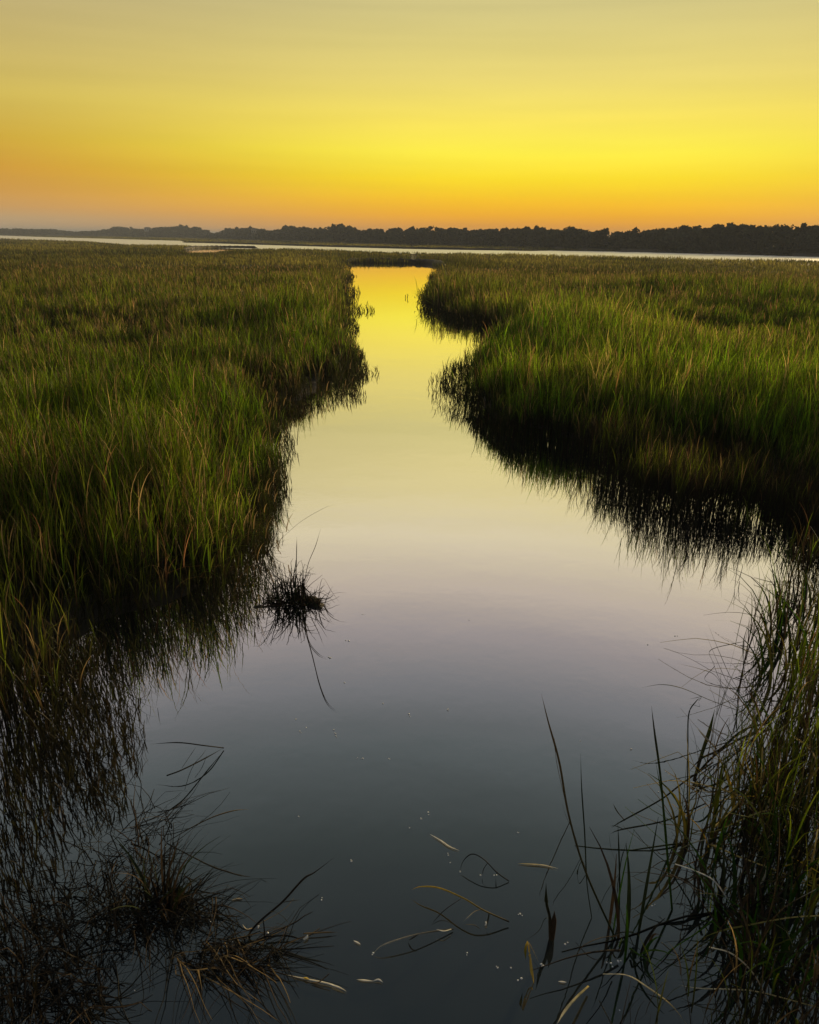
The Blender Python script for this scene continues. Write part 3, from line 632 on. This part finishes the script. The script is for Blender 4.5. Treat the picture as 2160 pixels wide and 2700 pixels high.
reed('floating_litter', 'pale straw litter trailing off the dead tussock on the water', 'plant litter', [
    ('leaf', [(755, 2570, .006), (800, 2580, .008), (850, 2590, .01), (880, 2598, .008), (914, 2614, .006)], .008, 'pale', 'white', fl),
    ('leaf', [(800, 2577, .01), (808, 2580, .012), (816, 2582, .01)], .010, 'gold', 'straw', fl),
    ('leaf', [(868, 2595, .01), (890, 2602, .012), (912, 2612, .01)], .008, 'white', 'pale', fl),
    ('leaf', [(815, 2590, .006), (840, 2590, .015), (868, 2568, .05)], .008, 'tan', 'brown', lf)])
reed('fallen_reed', 'fallen reed with a yellow tip arching over the pool centre', 'reed', [
    ('stem', [(1085, 2346, .03), (1110, 2338, .06), (1160, 2342, .08), (1225, 2370, .1), (1275, 2400, .08), (1342, 2430, .02)], .008, 'gold', 'black', st_),
    ('leaf', [(1135, 2440, .0), (1170, 2402, .03), (1215, 2370, .09)], .005, 'black', 'brown', lf),
    ('leaf', [(1222, 2430, .01), (1250, 2405, .04), (1268, 2398, .06)], .006, 'pale', 'tan', lf),
    ('leaf', [(1282, 2450, .01), (1288, 2420, .05), (1290, 2408, .07)], .008, 'brown', 'dark', lf),
    ('leaf', [(1278, 2440, .008), (1282, 2437, .01), (1281, 2430, .012)], .010, 'white', 'white', lf)])
reed('bent_reed', 'thin black reed bent into a peak above the yellow tipped reed', 'reed', [
    ('stem', [(1212, 2300, .01), (1222, 2270, .05), (1245, 2252, .09), (1275, 2265, .09), (1310, 2300, .05), (1342, 2323, .005)], .006, 'black', 'black', st_),
    ('leaf', [(1272, 2308, .01), (1276, 2290, .05), (1287, 2275, .08)], .006, 'black', 'black', lf),
    ('leaf', [(1308, 2308, .01), (1311, 2300, .05), (1312, 2298, .05)], .006, 'black', 'black', lf)])
reed('fallen_reed', 'dark reed with a pale ridge floating lower centre of the pool', 'reed', [
    ('stem', [(985, 2512, .01), (1010, 2492, .04), (1075, 2470, .05), (1130, 2458, .04), (1195, 2450, .01)], .007, 'pale', 'black', st_),
    ('leaf', [(1150, 2450, .03), (1170, 2455, .03), (1190, 2450, .02)], .007, 'white', 'pale', lf), ('leaf', [(1076, 2480, .005), (1085, 2475, .03), (1100, 2466, .05)], .010, 'black', 'brown', lf)])
reed('leaning_reed', 'dark branched reed slanting up to the right beside the dead tussock', 'reed', [
    ('stem', [(880, 2262), (830, 2300), (800, 2318), (745, 2378), (690, 2425), (660, 2458), (658, 2475)], .011, 'brown', 'black', dict(shape='stem', flat=.8, kback=.4)),
    ('leaf', [(795, 2372, .15), (765, 2376, .17), (740, 2380, .18)], .006, 'black', 'black', lf),
    ('leaf', [(765, 2440, .01), (750, 2420, .06), (728, 2405, .12), (712, 2404, .15)], .007, 'black', 'black', lf),
    ('leaf', [(698, 2490, .0), (697, 2450, .05), (694, 2424, .1)], .007, 'black', 'black', lf),
    ('leaf', [(640, 2438, .02), (650, 2450, .03), (665, 2447, .02)], .007, 'pale', 'tan', lf)])
reed('fallen_reed', 'dark twig like reed lying level right of the branched reed', 'reed', [
    ('stem', [(890, 2458, .01), (850, 2459, .015), (800, 2462, .015)], .007, 'brown', 'tan', st_), ('stem', [(800, 2478, .01), (755, 2467, .02), (700, 2470, .02)], .009, 'black', 'black', st_),
    ('leaf', [(812, 2465, .01), (808, 2472, .012), (800, 2477, .01)], .016, 'white', 'pale', lf)])
reed('leaning_reed', 'lone reed arching right over the water from the lower left stems', 'reed', [('s', [(655, 2134), (615, 2138), (560, 2155), (500, 2185), (440, 2222)], .012, 'tan', 'black', dict(kback=0.0))])
reed('bent_reed', 'dark reed bent to a sharp point over the water at lower left', 'reed', [
    ('stem', [(590, 1972, .01), (540, 2000, .05), (480, 2030, .1), (440, 2045, .12)], .009, 'black', 'black', st_), ('stem', [(398, 1962, .15), (470, 1958, .16), (540, 1966, .1), (590, 1972, .01)], .008, 'black', 'black', st_),
    ('leaf', [(545, 1975, .02), (530, 1995, .04), (510, 2015, .05)], .004, 'black', 'black', lf), ('leaf', [(520, 1965, .05), (500, 1995, .05), (480, 2025, .08)], .004, 'black', 'black', lf)])
reed('leaning_reed', 'long slender reed arching right over the cream coloured water', 'reed', [('s', [(882, 1330), (850, 1342), (790, 1378), (730, 1432), (670, 1490)], .010, 'brown', 'black', dict(kback=0))])

def tussock(name, label, cx, cy, rpx, n, hh, cols, seed, lean=(.2, .9), mound=None, wid=.007, group=None, bias=None, cat='grass tussock', spread=.6):
    g = np.random.default_rng(seed); org = at1(cx, cy); sc = float(np.linalg.norm(at1(cx+rpx, cy)-org))
    root = empty(name, org, label, cat, group)
    a = g.random(n)*2*math.pi; r = sc*np.sqrt(g.random(n))*spread
    base = np.stack([r*np.cos(a), r*np.sin(a), np.full(n, -.02)], -1)
    a2 = a+g.normal(0, .6, n); dx = np.cos(a2); dy = np.sin(a2)
    if bias: dx += bias[0]; dy += bias[1]; l = np.hypot(dx, dy)+1e-6; dx /= l; dy /= l
    ci = g.integers(0, len(cols), n); cc = np.array([CO[k] for k in cols])[ci]*(.6+.8*g.random((n, 1)))
    H = hh*(.4+.7*g.random(n))
    v, q, c, ctr = ribbons(base, H, np.stack([dx, dy], -1), g.uniform(lean[0], lean[1], n), g.random(n)*.35, wid*(.6+.8*g.random(n)), g.random(n)*math.pi, 7, cc*.8, cc*1.1)
    v[:, 2] = np.maximum(v[:, 2], -.03); mesh_np('blades', v, q, M_reed, root, col=c)
    if mound:
        nu, nv = 20, 8; vs = []; 
        for i in range(nv+1):
            ph = i/nv*math.pi/2
            for j in range(nu):
                th = j/nu*2*math.pi; rr = sc*mound[0]*math.cos(ph)*(1+.25*math.sin(3*th+seed)+.15*g.random())
                vs.append((rr*math.cos(th), rr*math.sin(th)*.8, -.04+mound[1]*math.sin(ph)*(1+.3*g.random())))
        qs = [(i*nu+j, i*nu+(j+1) % nu, (i+1)*nu+(j+1) % nu, (i+1)*nu+j) for i in range(nv) for j in range(nu)]
        mesh_np('root_mound', vs, qs, M_mud, root, smooth=True)
    return root
def tangle(name, label, cx, cy, rx, ry, n, hh, cols, seed, wid=.006, parent=None, drift=(0, 0), slen=.3, cat='debris', group=None, mound=None, upp=.4, curl=.2):
    """dead stems lying across each other: kinked, mostly sideways, a few upright"""
    g = np.random.default_rng(seed); org = at1(cx, cy); sx = float(np.linalg.norm(at1(cx+rx, cy)-org)); sy = sx*ry
    root = parent or empty(name, org, label, cat, group); V, Q, Cc, k0 = [], [], [], 0
    for i in range(n):
        r = math.sqrt(g.random()); th = g.random()*6.283; p_ = np.array([sx*r*math.cos(th), sy*r*math.sin(th), g.random()**2*hh*.4])
        upw = g.random() < upp; a = g.random()*6.283; el = (g.uniform(1.1, 1.5) if upp == 1 else g.uniform(.5, 1.4)) if upw else g.uniform(-.1, .45)
        pts = [p_.copy()]; m = 6; L_ = slen*(.35+.9*g.random())
        for k in range(m):
            dv = np.array([math.cos(a)*math.cos(el)+drift[0], math.sin(a)*math.cos(el)+drift[1], math.sin(el)]); dv /= np.linalg.norm(dv)
            p_ = p_+dv*L_/m; p_[2] = np.clip(p_[2], .002, hh); pts.append(p_.copy())
            a += g.normal(0, curl); el += g.normal(-.10, curl*.6)
            if g.random() < .07: el -= 1.1; a += g.normal(0, .8)
        t = np.linspace(0, 1, m+1); v, q = tube(np.array(pts), wid*.5*(.6+.8*g.random())*(1-.75*t), 6, .5, cap=False)
        V.append(v); Q.append(q+k0); k0 += len(v); Cc.append(np.tile(CO[cols[g.integers(len(cols))]]*(.5+g.random()), (len(v), 1)))
    mesh_np('dead_stems', np.concatenate(V), np.concatenate(Q), M_reed, root, col=np.concatenate(Cc), smooth=True)
    return root
# dead debris clump at the left bank
t_ = tangle('debris_clump', 'black tangle of dead stems on a muddy stub off the left bank', 768, 1590, 46, .35, 60, .36, ['black', 'brown', 'black', 'dark'], 4, .013, slen=.34, upp=1, curl=.25)
tangle('', '', 750, 1596, 80, .3, 140, .12, ['black', 'brown', 'black', 'dark'], 41, .010, parent=t_, slen=.22, upp=.2, curl=.4)
tangle('', '', 705, 1590, 50, .6, 70, .34, ['black', 'brown', 'dark'], 42, .008, parent=t_, slen=.34, upp=.6, curl=.3)
t_ = tussock('dead_tussock', 'small drooping tuft of dead grass at the tip of the muddy spit', 836, 1598, 26, 16, .22, ['black', 'brown'], 5, (.2, .6), (.9, .06), .010, bias=(.5, 0), spread=.9)
for lb, pts in [('dark strand lying on the water, longest one trailing below the debris clump', [(888, 1876, .006), (862, 1850, .008), (842, 1800, .008), (822, 1720, .008), (800, 1640, .02)]),
    ('short dark strand on the water close under the debris clump', [(862, 1736, .006), (838, 1722, .008), (815, 1690, .01), (805, 1640, .02)])]:
    reed('trailing_strand', lb, 'strand', [('s', pts, .006, 'black', 'black', lf)])
reed('arched_stalk', 'thin stalk arching over to the right beside the small drooping tuft', 'stalk', [('s', [(898, 1592, .02), (875, 1560, .12), (850, 1526, .24), (836, 1600, .01)], .006, 'brown', 'black', lf)])
reed('dead_stalk', 'thin upright dead stalk slanting right out of the debris clump', 'stalk', [('s', [(846, 1393), (832, 1440), (812, 1490), (800, 1555)], .007, 'brown', 'black', st_)])
reed('dead_stalk', 'straight dead stalk standing in the middle of the debris clump', 'stalk', [('s', [(783, 1415), (782, 1470), (780, 1560)], .007, 'brown', 'black', st_)])
mp_ = [at1(600, 1606), at1(650, 1604), at1(690, 1600), at1(730, 1592), at1(770, 1582), at1(820, 1580), at1(850, 1592)]
v, q = tube(spline([p_+np.array([0, 0, .0]) for p_ in mp_], 14), np.array([.02, .05, .06, .05, .06, .04, .06, .07, .05, .07, .09, .11, .08, .01]), 12, .35, cap=False)
v[:, 2] -= .02
v[:, 2] += (fbm(v[:, 0]*9, v[:, 1]*9)-.5)*.06
o = mesh_np('mud_spit', v-mp_[0], q, M_mud, smooth=True); o.location = mp_[0]; tag(o, 'narrow dark mud spit joining the left bank to the debris clump', 'mud')
# cut bank that closes the channel
bp = [at1(912, 693.5), at1(940, 692), at1(1000, 692), at1(1060, 693), at1(1110, 694), at1(1150, 697), at1(1175, 705)]
v, q = tube(spline(bp, 60), .12+(.32+.12*rng.random(60))*np.clip(np.sin(np.linspace(0, math.pi, 60))*4, 0, 1), 12, 1.0, cap=False)
v[:, 2] += (fbm(v[:, 0]*1.3, v[:, 1]*1.3)-.5)*.25
ob = mesh_np('cut_bank', v-bp[0], q, M_mud, smooth=True); ob.location = bp[0]; tag(ob, 'dark undercut mud bank that closes the far end of the channel', 'mud bank')
def low_bank(name, label, pts, r, seed):
    pp = [at1(a, b) for a, b in pts]; m = 60; g = np.random.default_rng(seed)
    v, q = tube(spline(pp, m), .1+(r*(.8+.4*g.random(m)))*np.clip(np.sin(np.linspace(0, math.pi, m))*5, 0, 1), 12, .8, cap=False)
    o = mesh_np(name, v-pp[0], q, M_mud, smooth=True); o.location = pp[0]; tag(o, label, 'mud bank')
low_bank('cut_bank', 'low dark strip standing in for shaded grass behind the small tidal pond at left', [(484, 657), (520, 654.5), (580, 653.5), (640, 654), (680, 655)], .55, 5)  # added mud-toned strip, in place of the dark grass facing away behind the pond
low_bank('mud_spit', 'long low dark mud spit lying across the far river', [(481, 639.5), (540, 640.5), (700, 645.5), (900, 651.5), (1080, 656), (1300, 660), (1440, 660.5)], .55, 6)
# dead tussock at bottom left
t_ = tussock('dead_tussock', 'flattened brown dead tussock in the dark water at lower left', 430, 2400, 130, 40, .34, ['black', 'black', 'dark', 'brown'], 8, (.1, .7), None, .008, bias=(.5, .2))
tangle('', '', 470, 2430, 150, .5, 180, .08, ['brown', 'black', 'black', 'black'], 12, .006, parent=t_, drift=(.7, -.4), slen=.3)
t_ = tussock('dead_tussock', 'brown dead straw mat trailing below the lower left tussock', 590, 2520, 120, 12, .20, ['brown', 'tan', 'black', 'black'], 9, (.6, 1.0), None, .006, bias=(1.0, -.4))
tangle('', '', 600, 2515, 150, .35, 130, .04, ['brown', 'black', 'black', 'tan'], 13, .006, parent=t_, drift=(.7, -.35), slen=.38)
tussock('grass_tussock', 'dark spiky tuft of upright blades behind the flattened dead tussock', 440, 2385, 60, 40, .34, ['black', 'dark', 'brown'], 10, (.15, .7), None, .010, bias=(.6, .5))
tangle('debris_mat', 'knot of brown dead stems at the edge of the lower left stand', 360, 2230, 110, 1.0, 70, .2, ['black', 'black', 'black', 'brown'], 14, .006, drift=(.2, 0), slen=.4)
tangle('debris_mat', 'brown matted litter low among the stems at the left edge', 170, 2450, 190, .9, 200, .16, ['black', 'black', 'black', 'brown'], 15, .006, slen=.45)
tangle('debris_mat', 'dark matted litter in the bottom left corner', 120, 2660, 170, .7, 170, .12, ['black', 'black', 'black', 'brown'], 16, .006, slen=.4)
# green grass tufts crowding the right hand side
TR = [(1840, 2230, 60, 90, .62, 'green and brown tuft at the foot of the green reed'), (1990, 2160, 90, 190, .7, 'yellow green tuft in the middle of the right hand tangle'),
      (2110, 2060, 90, 210, .8, 'golden green tuft against the right edge, upper one'), (2120, 2330, 100, 220, .75, 'golden tuft against the right edge half way down the tangle'),
      (1930, 2420, 80, 150, .5, 'dark green tuft below the bright based arching leaf'), (2040, 2560, 90, 150, .5, 'dark tuft near the lower right corner'),
      (2110, 1800, 90, 230, .85, 'dense dark green tuft behind the fan shaped tussock'), (1650, 2500, 60, 80, .5, 'dark tuft round the foot of the tan tipped reed'),
      (2150, 1600, 70, 200, .8, 'brown tinged tuft at the right edge above the fan shaped tussock'), (2080, 1690, 60, 130, .75, 'dark tuft between brown tinged edge tuft and the fan shaped tussock')]
for i, (cx, cy, rp, n_, hh, lb) in enumerate(TR):
    dk = i in (4, 5, 7, 9); cl = ['dark', 'brown', 'black', 'green'] if dk else ['green', 'olive', 'brown', 'yellow', 'dark', 'lime']
    n_ = 10 if i == 7 else int(n_*.24)
    t_ = tussock('grass_tussock', lb, cx, cy, rp, n_, hh, cl, 20+i, (.02, .45), None, .015, 'tufts in the right hand tangle', bias=(-.1, .1), spread=1.15)
    tangle('', '', cx+10, cy, rp*1.1, .7, int(n_*.6), hh*.75, cl if dk else ['straw', 'gold', 'tan', 'pale', 'yellow', 'straw', 'tan', 'dark'], 60+i, .010, parent=t_, slen=.4 if i == 7 else .68, curl=.14)
# foam bubbles on the pool
BUB = [(787, 2153), (848, 2373), (926, 2271), (1080, 2183), (1129, 2142), (1213, 2299), (1187, 2275), (1182, 2255), (1365, 2195), (1267, 2308), (1303, 2308), (1372, 2410), (1377, 2414), (1232, 2512), (1312, 2552), (1347, 2552), (1375, 2580), (1428, 2542), (1433, 2546), (1490, 2490), (985, 2513),
    (1600, 2538), (1611, 2540), (1630, 2534), (1634, 2664), (1720, 2389), (1770, 2358), (1985, 2462), (943, 1998), (957, 2000), (880, 1925), (885, 1940), (884, 1935), (807, 1918), (790, 1928), (780, 1897), (1010, 1855), (1078, 1883), (1180, 1873), (908, 1800), (920, 1690), (870, 1735), (1237, 1635), (1530, 1955), (1665, 1975), (1708, 1700), (1780, 1677), (682, 2442), (706, 2460), (555, 2430), (610, 2480), (355, 2612), (1025, 2000), (1110, 2160), (1736, 2088), (955, 1620)]
BUB = BUB
g = np.random.default_rng(77); proto = None
def bubble_mesh(k):
    vs, qs = [], []; off = 0
    for b in range(1+k):
        r = .0035 if b else .0048; cx, cy = (0, 0) if b == 0 else (g.normal(0, .006), g.normal(0, .004)); nu, nv = 10, 4
        for i in range(nv+1):
            ph = i/nv*math.pi/2*.98
            for j in range(nu):
                th = j/nu*2*math.pi; vs.append((cx+r*math.cos(ph)*math.cos(th), cy+r*math.cos(ph)*math.sin(th), r*.7*math.sin(ph)))
        qs += [(off+i*nu+j, off+i*nu+(j+1) % nu, off+(i+1)*nu+(j+1) % nu, off+(i+1)*nu+j) for i in range(nv) for j in range(nu)]; off = len(vs)
    return vs, qs
protos = []
for i, (px, py) in enumerate(BUB):
    if i < 3:
        v, q = bubble_mesh(i); o = mesh_np('foam_bubble', v, q, M_foam, smooth=True); protos.append(o)
    else: o = protos[i % 3].copy(); C.objects.link(o)
    o.location = at1(px, py, .001); o.rotation_euler.z = g.random()*6; sc = g.uniform(.55, 1.1)*(1 if py > 1900 else 1.5); o.scale = (sc, sc, sc)
    tag(o, 'tiny white foam bubble floating on the still dark pool', 'bubble', 'foam bubbles on the pool')

# ------------------------------------------------------------------ thin evening haze over the marsh
hb, hf = box(-5300, 5300, -5300, 5300, -2.0, 16.0)
haze = mesh_np('haze', hb, hf, []); tag(haze, 'thin blue grey evening haze over the marsh', 'haze', kind='stuff')
M_hz, t, out = new_mat('haze_air'); pv = t.nodes.new('ShaderNodeVolumePrincipled')
pv.inputs['Color'].default_value = (.72, .82, 1.0, 1); pv.inputs['Density'].default_value = .00055; pv.inputs['Anisotropy'].default_value = 0.0
t.links.new(pv.outputs[0], out.inputs['Volume']); haze.data.materials.append(M_hz)
